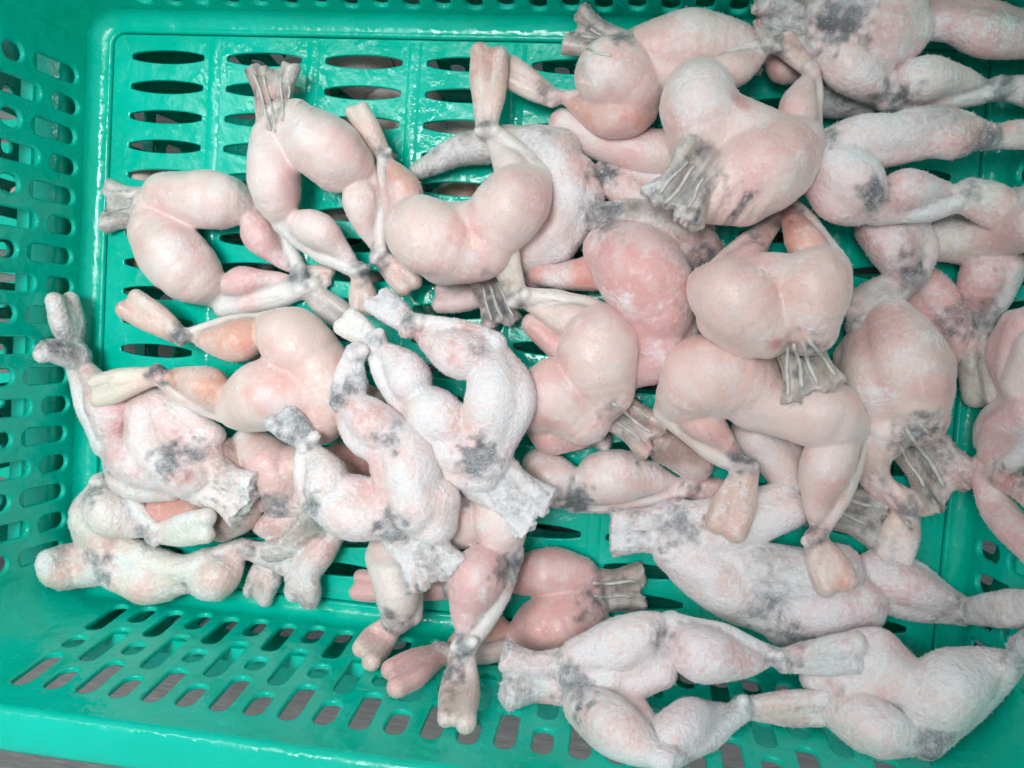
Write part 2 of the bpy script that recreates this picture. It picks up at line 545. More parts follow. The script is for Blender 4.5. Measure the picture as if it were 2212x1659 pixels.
def surface_nets(G):
    s = G < 0
    nx, ny, nz = G.shape
    m = np.zeros((nx-1, ny-1, nz-1), np.uint8)
    for dx in (0, 1):
        for dy in (0, 1):
            for dz in (0, 1): m += s[dx:nx-1+dx, dy:ny-1+dy, dz:nz-1+dz]
    cells = np.argwhere((m > 0) & (m < 8))
    idx = np.full(m.shape, -1, np.int32); idx[tuple(cells.T)] = np.arange(len(cells))
    acc = np.zeros((len(cells), 3), np.float32); cnt = np.zeros(len(cells), np.float32)
    cor = [(0,0,0),(1,0,0),(0,1,0),(1,1,0),(0,0,1),(1,0,1),(0,1,1),(1,1,1)]
    for a in range(8):
        for b in range(a+1, 8):
            A, B = np.array(cor[a]), np.array(cor[b])
            if np.abs(A-B).sum() != 1: continue
            ca, cb = cells+A, cells+B
            va, vb = G[tuple(ca.T)], G[tuple(cb.T)]
            x = (va < 0) != (vb < 0)
            t = np.where(x, va/np.where(x, va-vb, 1), 0)
            acc += np.where(x[:,None], A+(B-A)*t[:,None], 0); cnt += x
    V = cells + acc/cnt[:,None]
    F = []
    for ax in range(3):
        sl0 = [slice(None)]*3; sl1 = [slice(None)]*3
        sl0[ax] = slice(0, -1); sl1[ax] = slice(1, None)
        x = s[tuple(sl0)] != s[tuple(sl1)]
        e = np.argwhere(x)
        b, c = (ax+1) % 3, (ax+2) % 3
        e = e[(e[:,b] > 0) & (e[:,c] > 0)]
        neg = s[tuple(e.T)]
        def I(db, dc):
            q = e.copy(); q[:,b] -= db; q[:,c] -= dc
            ok = (q < np.array(m.shape)).all(1)
            q = np.minimum(q, np.array(m.shape)-1)
            return np.where(ok, idx[tuple(q.T)], -1)
        Q = np.stack([I(0,0), I(1,0), I(1,1), I(0,1)], 1)
        Q = np.where(neg[:,None], Q, Q[:,::-1])
        F.append(Q[(Q >= 0).all(1)])
    return V, np.vstack(F)

VOX = 3.1
FROGS = []
def frog(label, base, chains, frost=.3, spots=(), cords=(), tint=(1,1,1), k=7.0, seed=None, split=None):
    i = len(FROGS); rs = np.random.RandomState(seed or (100+i))
    flat = []; st = None
    if split is None: split = 1 if frost > .28 else 0
    for c in chains:
        if isinstance(c, tuple): flat += c[0]; st = c[1]
        elif isinstance(c, list): flat += c
        else: flat.append(c)
    if split:
        out = []
        for c in flat:
            rm = max(q[2] for q in c.pts)
            if c.zone in 'TCPYO' and rm > 33 and len(c.pts) > 1 and not c.cut and not c.keep:
                a_, b_ = np.array(c.pts[0][:2]), np.array(c.pts[-1][:2])
                v_ = (b_-a_)/(np.linalg.norm(b_-a_)+1e-6); n_ = np.array([-v_[1], v_[0]])*(1 if rs.rand() > .5 else -1)
                for fo, fr_, zz, zn in ((-.20, .86, 0, c.zone), (.46, .60, .10, c.zone if rs.rand() > .45 else ('P' if c.zone != 'P' else 'C'))):
                    out.append(Chain(zn, [(q[0]+n_[0]*q[2]*fo, q[1]+n_[1]*q[2]*fo, q[2]*fr_, (q[3] if len(q) > 3 else 0)+q[2]*zz) for q in c.pts]))
                if split > 1:
                    out.append(Chain(c.zone, [(q[0]-n_[0]*q[2]*.62, q[1]-n_[1]*q[2]*.62, q[2]*.46, (q[3] if len(q) > 3 else 0)+q[2]*.2) for q in c.pts]))
            else: out.append(c)
        flat = out
        for c in flat:
            if c.pair is not None and c.pair not in flat: c.pair = None
    for c in flat: c.world(base)
    allp = np.vstack([c.S for c in flat])
    lo = (allp[:,:3]-allp[:,3:4]).min(0)-14; hi = (allp[:,:3]+allp[:,3:4]).max(0)+14
    n = np.ceil((hi-lo)/VOX).astype(int)+1
    G = np.full(tuple(n), 60., np.float32)
    ax = [(lo[j]+VOX*np.arange(n[j])).astype(np.float32) for j in range(3)]
    for c in flat:
        a = c.S[:,:3]-c.S[:,3:4]; b = c.S[:,:3]+c.S[:,3:4]
        i0 = np.maximum(0, np.floor((a.min(0)-lo-13)/VOX).astype(int)); i1 = np.minimum(n, np.ceil((b.max(0)-lo+13)/VOX).astype(int)+1)
        gx, gy, gz = np.meshgrid(ax[0][i0[0]:i1[0]], ax[1][i0[1]:i1[1]], ax[2][i0[2]:i1[2]], indexing='ij')
        P = np.stack([gx.ravel(), gy.ravel(), gz.ravel()], 1)
        d = c.dist(P).reshape(gx.shape)
        g = G[i0[0]:i1[0], i0[1]:i1[1], i0[2]:i1[2]]
        h = np.maximum(k-np.abs(g-d), 0)/k
        G[i0[0]:i1[0], i0[1]:i1[1], i0[2]:i1[2]] = np.minimum(g, d) - h*h*k*.25
    V, F = surface_nets(G)
    V = V*VOX+lo
    # keep only the largest connected piece bigger than crumbs is left to the chains: they all overlap
    # colours
    wsum = np.zeros(len(V)); C = np.zeros((len(V), 3)); best = np.full(len(V), 1e3); fib = np.zeros((len(V), 3)); fs = np.zeros(len(V)); kz = np.zeros(len(V))
    for q_, c in enumerate(flat):
        bb0, bb1 = (c.S[:,:3]-c.S[:,3:4]).min(0)-24, (c.S[:,:3]+c.S[:,3:4]).max(0)+24
        ix = np.nonzero(((V > bb0) & (V < bb1)).all(1))[0]
        if len(ix) == 0: continue
        dn, ofn, arcn = c.near(V[ix])
        d = np.full(len(V), 80.); of = np.zeros((len(V), 3)); arc = np.zeros(len(V)); d[ix] = dn; of[ix] = ofn; arc[ix] = arcn
        m_ = d < best
        tg = c.S[-1][:3]-c.S[0][:3]; tg = tg/(np.linalg.norm(tg)+1e-6)
        best[m_] = d[m_]; fib[m_] = of[m_]+tg*(arc[m_]*.10)[:,None]+q_*37.1
        w = np.exp(-np.clip(d, -4, 80)/4.0)
        fs += w*{'T':.30,'P':.55,'O':.55,'C':.55,'S':1,'F':1,'K':.8,'W':1,'Y':.6,'G':.8,'B':.1}.get(c.zone, .5)
        kz += w*{'K':.62,'G':.26,'W':.22}.get(c.zone, 0)
        C += w[:,None]*(ZONES[c.zone]*np.array(tint)); wsum += w
    C /= wsum[:,None]; fs /= wsum
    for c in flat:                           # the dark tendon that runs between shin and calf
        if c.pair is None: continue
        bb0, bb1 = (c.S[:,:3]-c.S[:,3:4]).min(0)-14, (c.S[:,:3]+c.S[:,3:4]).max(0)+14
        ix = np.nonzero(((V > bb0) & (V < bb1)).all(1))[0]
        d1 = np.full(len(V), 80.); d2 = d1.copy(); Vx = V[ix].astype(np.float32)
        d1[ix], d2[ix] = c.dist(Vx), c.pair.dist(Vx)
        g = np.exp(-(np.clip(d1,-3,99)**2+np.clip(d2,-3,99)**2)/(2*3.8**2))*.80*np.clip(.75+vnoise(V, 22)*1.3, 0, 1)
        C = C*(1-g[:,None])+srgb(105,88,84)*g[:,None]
    frv = np.full(len(V), float(frost)); dk = kz/wsum*np.clip(.9+vnoise(V, 30)*1.6, 0, 1.3)
    for sp in spots:
        kind, x, y, r = sp[:4]; amt = sp[4] if len(sp) > 4 else 1.0
        # a patch of its own colour on the skin, as a ball round the surface point there
        zc = base + 40
        p, s = at(x, y, zc); p = p/U
        if kind == 'd': r = r*1.18
        dd = np.hypot(V[:,0]-p[0], V[:,1]-p[1])/(r*s/U*1.0)
        dd = dd + vnoise(V, 14)*.9
        g = np.clip(1.15-dd, 0, 1)**.8*amt
        if kind == 'd': dk = np.maximum(dk, g)
        elif kind == 'f': frv = np.maximum(frv, g)
        else:
            cc = {'r': srgb(190,92,86), 'p': srgb(226,160,148), 'w': srgb(228,224,220), 'o': srgb(232,160,138), 'b': srgb(140,88,80)}[kind]
            C = C*(1-g[:,None]*.8) + cc*g[:,None]*.8
    if st is not None:                       # lengthwise streaks of the cut waist
        A_, B_, nw_, ew_, v_, o_ = st
        pa, pb = at(A_[0], A_[1], base+40)[0]/U, at(B_[0], B_[1], base+40)[0]/U
        ab = (pb-pa)[:2]; L_ = np.linalg.norm(ab); ab = ab/L_; lat = (V[:,0]-pa[0])*-ab[1]+(V[:,1]-pa[1])*ab[0]; al = ((V[:,0]-pa[0])*ab[0]+(V[:,1]-pa[1])*ab[1])/L_
        on = np.clip((al-.0)*4, 0, 1)*(np.abs(lat) < ew_*.9)
        Q = np.stack([lat*1.0, al*16, np.zeros(len(V))+i*7.3], 1)
        sv = vnoise(Q, 9)*1.5 + vnoise(Q*np.array([1,3,1]), 4)*.8
        C = C*(1+on*np.clip(sv, -.6, .5)*.55)[:,None]
        dk = np.maximum(dk, on*np.clip(-sv-.12, 0, 1)*1.1)
    C, frm, rgh = skin_colour(C, V, fib, fs, dk, frv, i)
    # normals for displacement
    e1 = V[F[:,1]]-V[F[:,0]]; e2 = V[F[:,3]]-V[F[:,0]]; fn = np.cross(e1, e2)
    N = np.zeros_like(V)
    for j in range(4): np.add.at(N, F[:,j], fn)
    N /= np.linalg.norm(N, axis=1)[:,None]+1e-9
    off = np.zeros(len(V))
    for q in range(7):
        dr = rs.randn(3); dr /= np.linalg.norm(dr); off += np.sin(V @ dr*(2*math.pi/(55+60*rs.rand()))+rs.rand()*6.3)*.62
    off += vnoise(V+50, 13)*.6*(.25+frost) + vnoise(V+9, 4.2)*3.0*(frv*.9+.10)
    V = V + N*off[:,None]
    cen = np.array([V[:,0].mean(), V[:,1].mean(), V[:,2].min()])
    me = bpy.data.meshes.new('frog_legs')
    Vm = (V-cen)*U
    me.vertices.add(len(V)); me.vertices.foreach_set('co', Vm.astype(np.float32).ravel())
    me.loops.add(F.size); me.polygons.add(len(F))
    me.polygons.foreach_set('loop_start', np.arange(0, F.size, 4)); 
    me.loops.foreach_set('vertex_index', F.ravel().astype(np.int32))
    me.update(calc_edges=True); me.validate()
    me.polygons.foreach_set('use_smooth', np.ones(len(me.polygons), bool))
    a = me.attributes.new('Col', 'FLOAT_COLOR', 'POINT'); a.data.foreach_set('color', np.c_[C, np.ones(len(V))].astype(np.float32).ravel())
    a = me.attributes.new('frost', 'FLOAT', 'POINT'); a.data.foreach_set('value', frm.astype(np.float32))
    a = me.attributes.new('rough', 'FLOAT', 'POINT'); a.data.foreach_set('value', rgh.astype(np.float32))
    me.materials.append(M_FLESH)
    o = bpy.data.objects.new('frog_legs', me); col.objects.link(o)
    o.location = cen*U
    tag(o, label, 'frog legs', 'skinned frozen frogs piled in the basket')
    # rime needles
    nn = int(1500 + 15000*frost)
    fi = rs.randint(0, len(F), nn); up = N[F[fi,0]]
    keep = rs.rand(nn) < (.25+frv[F[fi,0]]); fi = fi[keep]; nn = len(fi)
    b = V[F[fi]].mean(1)-cen; nrm = N[F[fi,0]] + rs.randn(nn, 3)*.45
    nrm /= np.linalg.norm(nrm, axis=1)[:,None]
    t1 = np.cross(nrm, rs.randn(nn, 3)); t1 /= np.linalg.norm(t1, axis=1)[:,None]; t2 = np.cross(nrm, t1)
    ln = (1.4+rs.rand(nn)**2*5.2)[:,None]; wd = (.40+rs.rand(nn)*.42)[:,None]
    b = b - nrm*.6
    vv = np.stack([b+t1*wd, b+(-.5*t1+.87*t2)*wd, b+(-.5*t1-.87*t2)*wd, b+nrm*ln], 1).reshape(-1, 3)*U
    q = np.arange(nn)[:,None]*4
    ff = np.stack([q+[0,1,3], q+[1,2,3], q+[2,0,3]], 1).reshape(-1, 3)
    fm = bpy.data.meshes.new('rime_crystals')
    fm.vertices.add(len(vv)); fm.vertices.foreach_set('co', vv.astype(np.float32).ravel())
    fm.loops.add(ff.size); fm.polygons.add(len(ff)); fm.polygons.foreach_set('loop_start', np.arange(0, ff.size, 3))
    fm.loops.foreach_set('vertex_index', ff.ravel().astype(np.int32)); fm.update(calc_edges=True)
    fm.materials.append(M_FROST)
    fo = bpy.data.objects.new('rime_crystals', fm); col.objects.link(fo); fo.parent = o; fo['kind'] = 'stuff'
    # nerve cords lying on the cut waist
    if st is not None and cords:
        bvh = BVHTree.FromPolygons([tuple(p) for p in V], [tuple(int(x) for x in f) for f in F])
        A, B, nw, ew, v2, o2 = st
        for (s0, s1, t0, t1_, rr) in cords:
            rr *= .85
            pts = []
            for q in range(11):
                t = t0+(t1_-t0)*q/10; s = s0+(s1-s0)*q/10 + .035*math.sin(q*.7+s0*9)
                w = nw+(ew-nw)*t
                xy = A+(B-A)*t+o2*s*w*.5
                p, sc = at(xy[0], xy[1], base+60); p = p/U
                c = CAM_LOC/U; d = p-c; d /= np.linalg.norm(d)
                hit = bvh.ray_cast(Vector(c), Vector(d))
                if hit[0] is not None: pts.append(np.array(hit[0])+np.array([0,0,rr*.35]))
            if len(pts) < 4: continue
            pts = np.array(pts)
            # no sudden drops
            ok = [0]
            for j in range(1, len(pts)):
                if np.linalg.norm(pts[j]-pts[ok[-1]]) < 45: ok.append(j)
            pts = pts[ok]
            if len(pts) < 4: continue
            ns = 7; VV = []; FF = []
            for j, p in enumerate(pts):
                tg = pts[min(j+1, len(pts)-1)]-pts[max(j-1, 0)]; tg /= np.linalg.norm(tg)+1e-9
                sd = np.cross(tg, [0,0,1]); sd /= np.linalg.norm(sd)+1e-9; u2 = np.cross(sd, tg)
                r = rr*(.65 if j in (0, len(pts)-1) else 1)*(1+.15*math.sin(j*2.1))
                for a_ in range(ns):
                    an = 2*math.pi*a_/ns; VV.append((p+(sd*math.cos(an)+u2*math.sin(an))*r-cen)*U)
            for j in range(len(pts)-1):
                for a_ in range(ns):
                    b_ = (a_+1) % ns; FF.append((j*ns+a_, j*ns+b_, (j+1)*ns+b_, (j+1)*ns+a_))
            FF.append(tuple(range(ns))[::-1]); FF.append(tuple((len(pts)-1)*ns+a_ for a_ in range(ns)))
            new_mesh('nerve_cord', VV, FF, M_CORD, o)
    FROGS.append(o)
    return o
def C(zone, s, cut=False): return Chain(zone, parse(s), cut)

# --- upright pale frog, top left
frog('pale frog upright at top left, grey waist up, shanks crossing below', 55, [
  stump(592,268,78, 588,150,112, 23, 6, 0),
  leg((648,282),(795,372),(817,552),(888,622), 72, 36, 1, 20, 31, mid=(708,322), zc='C'),
  leg((588,300),(612,482),(778,585),(787,672), 58, 38, -1, 20, 30, mid=(592,385), zc='C'),
  C('T','600,262,40;640,262,46'), C('T','680,318,64;722,358,56')],
  frost=.16, spots=[('d',610,262,30,.5),('d',800,590,34,.75),('d',590,215,60,.35),('p',780,330,50,.6)],
  cords=[(-.75,-.2,.95,-.12,4.2),(-.35,.1,.9,-.15,3.8),(.35,.5,.85,.05,3.5),(.7,.75,.7,.2,3)])
# --- left frog, waist pointing left
frog('pale frog at far left with ragged grey waist pointing left', 0, [
  stump(318,452,96, 232,446,116, 24),
  leg((362,425),(548,445),(648,592),(715,598), 64, 36, 1, 19, 24, mid=(450,432), zc='P'),
  leg((338,505),(470,640),(645,610),(742,690), 74, 32, -1, 22, 30, mid=(385,562), zc='P', zf='G'),
  C('T','330,450,44;340,500,50'), C('S','485,665,22;590,650,22;680,615,20')],
  frost=.18, spots=[('d',650,600,34,.7),('d',310,440,24,.5),('d',255,445,50,.3),('w',370,490,22,.6)],
  cords=[(-.1,.1,.8,.1,4),(.5,.2,.7,.0,3)])
# --- centre frog with feet up
frog('glossy pale frog at upper centre with red foot stub pointing up', 75, [
  stump(1046,590,70, 1085,700,84, 22, -30, -45),
  leg((1005,540),(858,468),(832,335),(768,232), 84, 38, 1, 17, 27, mid=(930,512), zc='O'),
  leg((1050,520),(1162,385),(1052,282),(1058,106), 80, 34, -1, 23, 40, mid=(1100,450), zc='C', zf='F', dz=(0,10,10,0), end=1.1),
  C('T','960,555,62;1040,540,66'), C('T','960,500,60;1060,490,64')],
  tint=(1,.96,.93), frost=.15, spots=[('d',815,310,28,.5),('r',1062,130,42,.75),('d',1050,285,24,.5),('d',1075,660,60,.8),('p',1010,520,44,.7),('p',1060,400,40,.4)],
  cords=[(-.7,-.5,.95,.1,4),(-.1,-.05,.95,.1,4.2),(.5,.3,.9,.1,3.5)])
# --- top centre frog
frog('pink-tinged frog at top centre, grey waist against the far wall', 45, [
  stump(1338,112,84, 1238,62,112, 26, 10, 0),
  leg((1395,115),(1668,112),(1760,165),(1830,210), 74, 30, 1, 20, 25, mid=(1490,98)),
  leg((1310,172),(1412,222),(1198,214),(1084,146), 78, 48, -1, 17, 34, mid=(1325,158), zc='O', dz=(0,20,10,0)),
  C('T','1350,120,50;1330,150,60'), C('T','1380,150,56;1460,150,60')],
  tint=(1,.96,.95), frost=.2, spots=[('d',1345,105,30,.7),('d',1175,200,26,.6),('d',1280,60,46,.45),('p',1400,90,50,.5),('r',1320,265,50,.35)],
  cords=[(-.1,.3,.8,-.1,4.5),(.3,.35,.7,.0,3.6),(-.55,-.4,.6,.1,3)])
frog('pale pink shank lying below the top centre frog', 10, [
  C('T','1215,270,32;1300,305,42;1400,330,48;1480,330,52'), C('P','1290,300,30;1400,320,40')], frost=.25, spots=[('w',1225,275,24,.6)])
# --- upper right of centre
frog('plump pale frog right of centre top, black mottled waist facing down', 120, [
  stump(1512,352,110, 1448,455,156, 32, 95, 100),
  leg((1540,330),(1510,150),(1672,98),(1752,150), 84, 36, 1, 17, 20, mid=(1512,232), zc='T'),
  leg((1560,400),(1752,290),(1752,150),(1690,80), 98, 40, -1, 17, 22, mid=(1648,365), zc='T'),
  C('T','1530,420,62;1600,420,70'), C('T','1560,270,74;1640,310,76'), C('T','1500,300,60;1540,360,60')],
  tint=(1,.95,.92), frost=.26, spots=[('d',1480,420,60,.55),('r',1585,240,26,.7),('d',1690,90,40,.6),('p',1680,330,60,.5),('d',1510,345,26,.6)],
  cords=[(.2,.1,.95,.1,4.4),(.55,.45,.85,.1,3.6),(-.4,-.4,.8,.2,3.4)])
# --- body under the centre frog
frog('frosted frog half buried behind the centre frog, dark ankle towards right', 15, [
  C('G','905,368,20;1000,325,34;1120,312,42;1200,330,55'), C('T','1180,330,55;1235,400,66;1210,490,60;1150,540,60'),
  C('S','935,350,14;1020,322,16;1110,330,18'),C('C','1318,385,34;1400,430,48;1510,490,40'), C('P','1330,372,26;1420,400,34;1500,440,40'),
  C('K','1310,372,26'), foot((1308,375),(1205,440),36,'Y',10,10), C('T','1200,520,50;1120,560,40')],
  frost=.5, spots=[('d',1310,370,38,.95),('d',950,385,40,.5),('f',1010,405,30,1),('d',1290,450,40,.5)])
frog('pink foot stub poking out beside the dark centre waist', 8, [
  foot((1060,640),(945,642),34,'P'), C('P','1055,640,30;1130,600,30;1230,590,30')], frost=.2, spots=[('r',950,640,18,.6)])
# --- pink frog in the middle
frog('deep pink frog in the middle of the pile, frost-covered grey waist', 45, [
  C('P','1330,545,70;1385,590,98;1420,660,86'), C('P','1400,700,70;1420,760,62;1370,790,50'),
  C('R','1290,585,42;1225,597,30;1160,590,22'), C('W','1290,470,34;1380,470,40;1480,510,50;1530,560,40'), C('D','1480,690,44;1470,760,40')],
  frost=.27, spots=[('d',1300,465,60,.7),('d',1520,560,40,.7),('b',1490,690,44,.7),('p',1370,590,110,.6),('f',1340,655,50,.7),('d',1500,660,30,.5)], tint=(1,.94,.93))
# --- lower centre frog
frog('smooth cream frog at the centre, grey corded waist pointing lower right', 60, [
  stump(1318,878,86, 1415,948,112, 28),
  leg((1300,840),(1312,685),(1118,645),(1078,505), 88, 36, -1, 23, 33, mid=(1292,765), zc='C', zf='Y', dz=(0,20,30,70)),
  leg((1260,900),(1142,905),(1300,955),None, 78, 34, 1, 20, mid=(1200,850), zc='P', dz=(0,0,-40,0)),
  C('T','1290,860,60;1230,890,60'), C('P','1150,700,24;1230,770,30', )],
  tint=(1,.95,.91), frost=.14, spots=[('d',1095,620,50,.35),('d',1370,910,60,.45),('w',1310,680,34,.7),('d',1320,880,24,.5),('p',1180,900,40,.5)],
  cords=[(-.1,-.2,.9,.0,4),(.4,.35,.8,.0,3.2),(-.6,-.6,.7,.2,3.2)])
# --- hanging right-centre frog
frog('big peach frog right of centre hanging head down, white cords on grey waist', 150, [
  stump(1724,745,96, 1762,850,150, 28, 0, 20),
  leg((1650,705),(1512,612),(1690,470),(1640,420), 86, 34, 1, 17, 22, mid=(1590,648), zc='T', dz=(0,0,-70,-80)),
  leg((1745,700),(1800,560),(1690,425),(1700,395), 84, 36, -1, 18, 30, mid=(1748,630), zc='O', dz=(0,0,-60,-70)),
  C('T','1660,690,62;1730,690,62'), C('T','1620,620,66;1670,610,66;1720,620,66'), C('T','1560,690,56;1620,730,46')],
  tint=(1,.90,.85), frost=.15, spots=[('r',1660,742,20,.9),('d',1735,770,55,.6),('d',1690,420,52,.85),('b',1700,740,28,.6),('p',1640,610,60,.6),('d',1650,500,30,.6)],
  cords=[(-.55,-.8,-.05,.8,4.6),(-.2,-.1,-.05,.85,5.2),(.15,.3,-.05,.8,5.2),(.55,.85,.0,.85,4.6)])
frog('pink-thighed frog under the hanging frog, long shanks reaching down', 70, [
  leg((1620,835),(1440,885),(1612,1010),(1566,1152), 86, 38, -1, 24, 46, mid=(1530,806), zc='P', dz=(0,0,10,30)),
  leg((1690,885),(1858,928),(1758,1165),(1812,1272), 76, 54, 1, 24, 48, mid=(1770,892), zc='T', dz=(0,0,30,50)),
  C('T','1620,860,64;1700,880,66'), C('T','1560,840,66;1620,800,60')],
  tint=(1,.91,.87), frost=.16, spots=[('d',1608,990,46,.7),('d',1748,1150,40,.6),('w',1440,888,26,.8),('w',1852,930,30,.7),('o',1800,1250,36,.6),('o',1580,1120,30,.5),('p',1600,840,60,.5)])
# --- right frog with big corded waist
frog('frosted pale frog at right with broad corded waist pointing lower right', 30, [
  stump(1965,930,120, 2062,1066,168, 34, 0, 10),
  C('T','1960,900,80;1935,800,110;1905,700,66'), C('T','1900,930,70;1880,980,48;1895,1040,30;1960,1090,30'),
  C('T','1850,760,50;1900,850,60'), foot((1960,1090),(1925,1225),44,'F',0,10), C('K','1960,1090,28')],
  tint=(1,.95,.91), frost=.36, spots=[('d',1960,935,50,.8),('d',2020,1000,50,.6),('f',1870,850,50,.6),('w',2025,1065,26,.9)],
  cords=[(-.45,-.4,-.05,.85,5),(.05,.1,-.05,.85,5.4),(.6,.6,.1,.7,4)])
# --- right upper belly-up frog
frog('frosty frog at upper right stretched sideways, round foot stub over its side', 115, [
  C('T','1750,350,44;1850,312,56;1950,300,50;2010,302,38'), C('R','2015,300,34;2055,305,40;2090,302,26'), C('G','1960,275,40;2060,270,36;2130,295,24'),
  C('S','2080,308,14;2150,308,14;2190,305,16'), C('K','2130,296,28'), foot((2130,295),(2245,292),32,'F'),
  leg((1785,362),(1895,452),(2085,422),None, 76, 44, -1, 28, mid=(1828,405), zc='P'),
  C('Y','2090,425,38;2140,445,46;2165,462,44')],
  frost=.5, spots=[('d',1872,425,38,.9),('d',1790,300,32,.7),('p',1960,385,50,.5),('d',2090,415,24,.7),('d',2130,300,30,.7),('o',2160,420,26,.5),('d',2100,330,40,.5)])
# --- top right frog
frog('frosty frog in the top right corner, dark blue-grey patch on its belly', 85, [
  stump(1775,62,150, 1640,40,140, 40),
  leg((1790,75),(1918,214),(2155,190),(2280,205), 66, 48, -1, 25, 38, mid=(1845,130), zc='C', zf='G'), C('T','1800,45,70;1890,75,74;1965,70,56'), C('P','1990,40,40;2060,40,50;2130,62,56;2230,80,44'), C('T','1880,20,60;1960,20,50')],
  frost=.42, spots=[('d',1800,60,62,1),('d',1925,215,42,.9),('d',2165,185,40,.7),('w',1700,20,50,.3),('d',1700,70,30,.4)])
frog('dark frosted flesh wedged between the two upper right frogs', 25, [
  C('W','1780,190,38;1830,215,36;1880,225,30'), C('G','1740,210,34;1800,225,30')], frost=.5, spots=[('d',1820,210,50,.8)])
frog('single pink shank with frosted foot below the stretched upper right frog', 55, [
  C('P','1895,490,46;1935,525,58;1960,590,36'), C('C','1965,490,34;1990,530,34;1980,590,28'), C('K','1968,600,32'), foot((1965,600),(1832,690),48,'G'), C('T','1910,480,44;1990,430,50')],
  frost=.34, spots=[('d',1965,585,40,.8),('p',1930,480,40,.7),('o',1850,660,24,.6),('d',1935,560,14,.5)])
frog('shaded tan frog at right with arched thigh and cut foot downward', 15, [
  leg((2000,505),(2185,570),(2112,705),(2136,868), 60, 52, 1, 26, 54, mid=(2085,508), zt='Y', zc='P', zf='Y'), C('T','2080,510,50;2180,480,66;2250,470,66')],
  frost=.38, spots=[('d',2110,700,44,.7),('d',2120,770,50,.45),('b',2060,540,40,.3)])
frog('small dark flesh lump deep behind the right frog', 0, [C('P','1950,600,34;2000,635,52;2040,690,50;2060,760,34'), C('S','2050,640,20;2070,700,20;2075,770,20')], frost=.34, spots=[('d',2050,690,40,.7)])
frog('frog cut off by the right edge, dark ankle low down', 5, [
  C('P','2215,700,48;2190,770,54;2200,850,44'), C('T','2260,760,60;2230,840,56'), C('P','2220,880,54;2165,920,50;2140,970,38'), C('P','2130,1000,32;2150,1090,34;2195,1150,36;2260,1210,36'), C('S','2240,950,28;2190,1000,24;2140,1030,24'), C('R','2160,1030,24;2230,1070,30')],
  frost=.3, spots=[('d',2140,1010,40,.6),('d',2150,1100,30,.5)])
# --- bottom frogs
frog('heavily frosted frog along the bottom edge, blunt waist at its left', 200, [
  stump(1222,1462,110, 1092,1460,138, 40, 0, 0, 'G'),
  leg((1262,1425),(1448,1348),(1690,1428),(1858,1412), 64, 58, 1, 22, 44, mid=(1362,1395), zc='P', zf='G'),
  leg((1270,1515),(1430,1640),(1602,1530),(1785,1532), 70, 52, -1, 26, 40, mid=(1330,1555), zc='P', dz=(0,0,0,0)),
  C('T','1250,1470,56;1310,1480,58'), C('T','1340,1470,50;1420,1440,46')],
  frost=.66, spots=[('d',1245,1455,44,1),('d',1430,1370,36,.6),('d',1460,1560,36,.4),('d',1690,1430,46,.6),('d',1140,1510,40,.5),('d',1420,1640,40,.5),('p',1380,1490,36,.6)])
frog('frosted frog in the bottom right corner with one big raised calf', 150, [
  C('T','1770,1450,50;1880,1415,58;1955,1455,48'), leg((1800,1500),(1995,1606),(2208,1402),None, 70, 76, -1, 30, mid=(1882,1552), zc='C'), C('T','1830,1480,60;1930,1480,60'),
  C('K','2210,1400,30;2250,1380,34')],
  frost=.6, spots=[('d',1985,1570,46,1),('d',2200,1405,46,.8),('d',1800,1470,30,.4),('p',1900,1480,30,.5)])
frog('frost-caked pinkish frog sprawled at lower right, grey snout-like waist', 25, [
  stump(1455,1142,110, 1325,1150,92, 38, 0, 0, 'G'),
  C('T','1470,1180,60;1560,1245,76;1655,1310,56'), C('T','1500,1150,64;1610,1120,58;1700,1090,50'), C('G','1640,1230,60;1740,1250,66;1800,1240,66'),
  C('P','1690,1330,60;1760,1305,84;1840,1290,78'), C('P','1880,1245,50;1960,1278,56;2060,1316,34'), C('S','1890,1205,22;1985,1240,24;2072,1312,22'), C('K','2075,1322,32'), foot((2070,1322),(2245,1312),40,'F')],
  frost=.72, spots=[('d',1470,1125,50,.85),('d',1640,1300,48,.8),('d',1700,1360,50,.9),('d',2060,1320,50,.6),('d',1370,1100,30,.4)])
frog('pale leg lying across the middle below the cream centre frog', 5, [
  leg((1170,1010),(1238,1078),(1488,1050),(1600,1088), 54, 58, -1, 25, 40, zc='C', zf='G'), C('D','1440,960,44;1500,1000,40')],
  frost=.22, spots=[('d',1245,1080,44,.9),('d',1400,960,40,.5),('o',1400,1040,30,.4)])
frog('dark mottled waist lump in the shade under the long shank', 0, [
  stump(1770,1080,110, 1905,1120,130, 40), C('T','1640,930,60;1690,990,54;1730,1040,46'), C('T','1720,1040,46;1780,1075,46')], frost=.3, spots=[('d',1850,1100,60,.45)], cords=[(-.4,-.3,.0,.8,4),(.2,.3,.0,.8,4)])
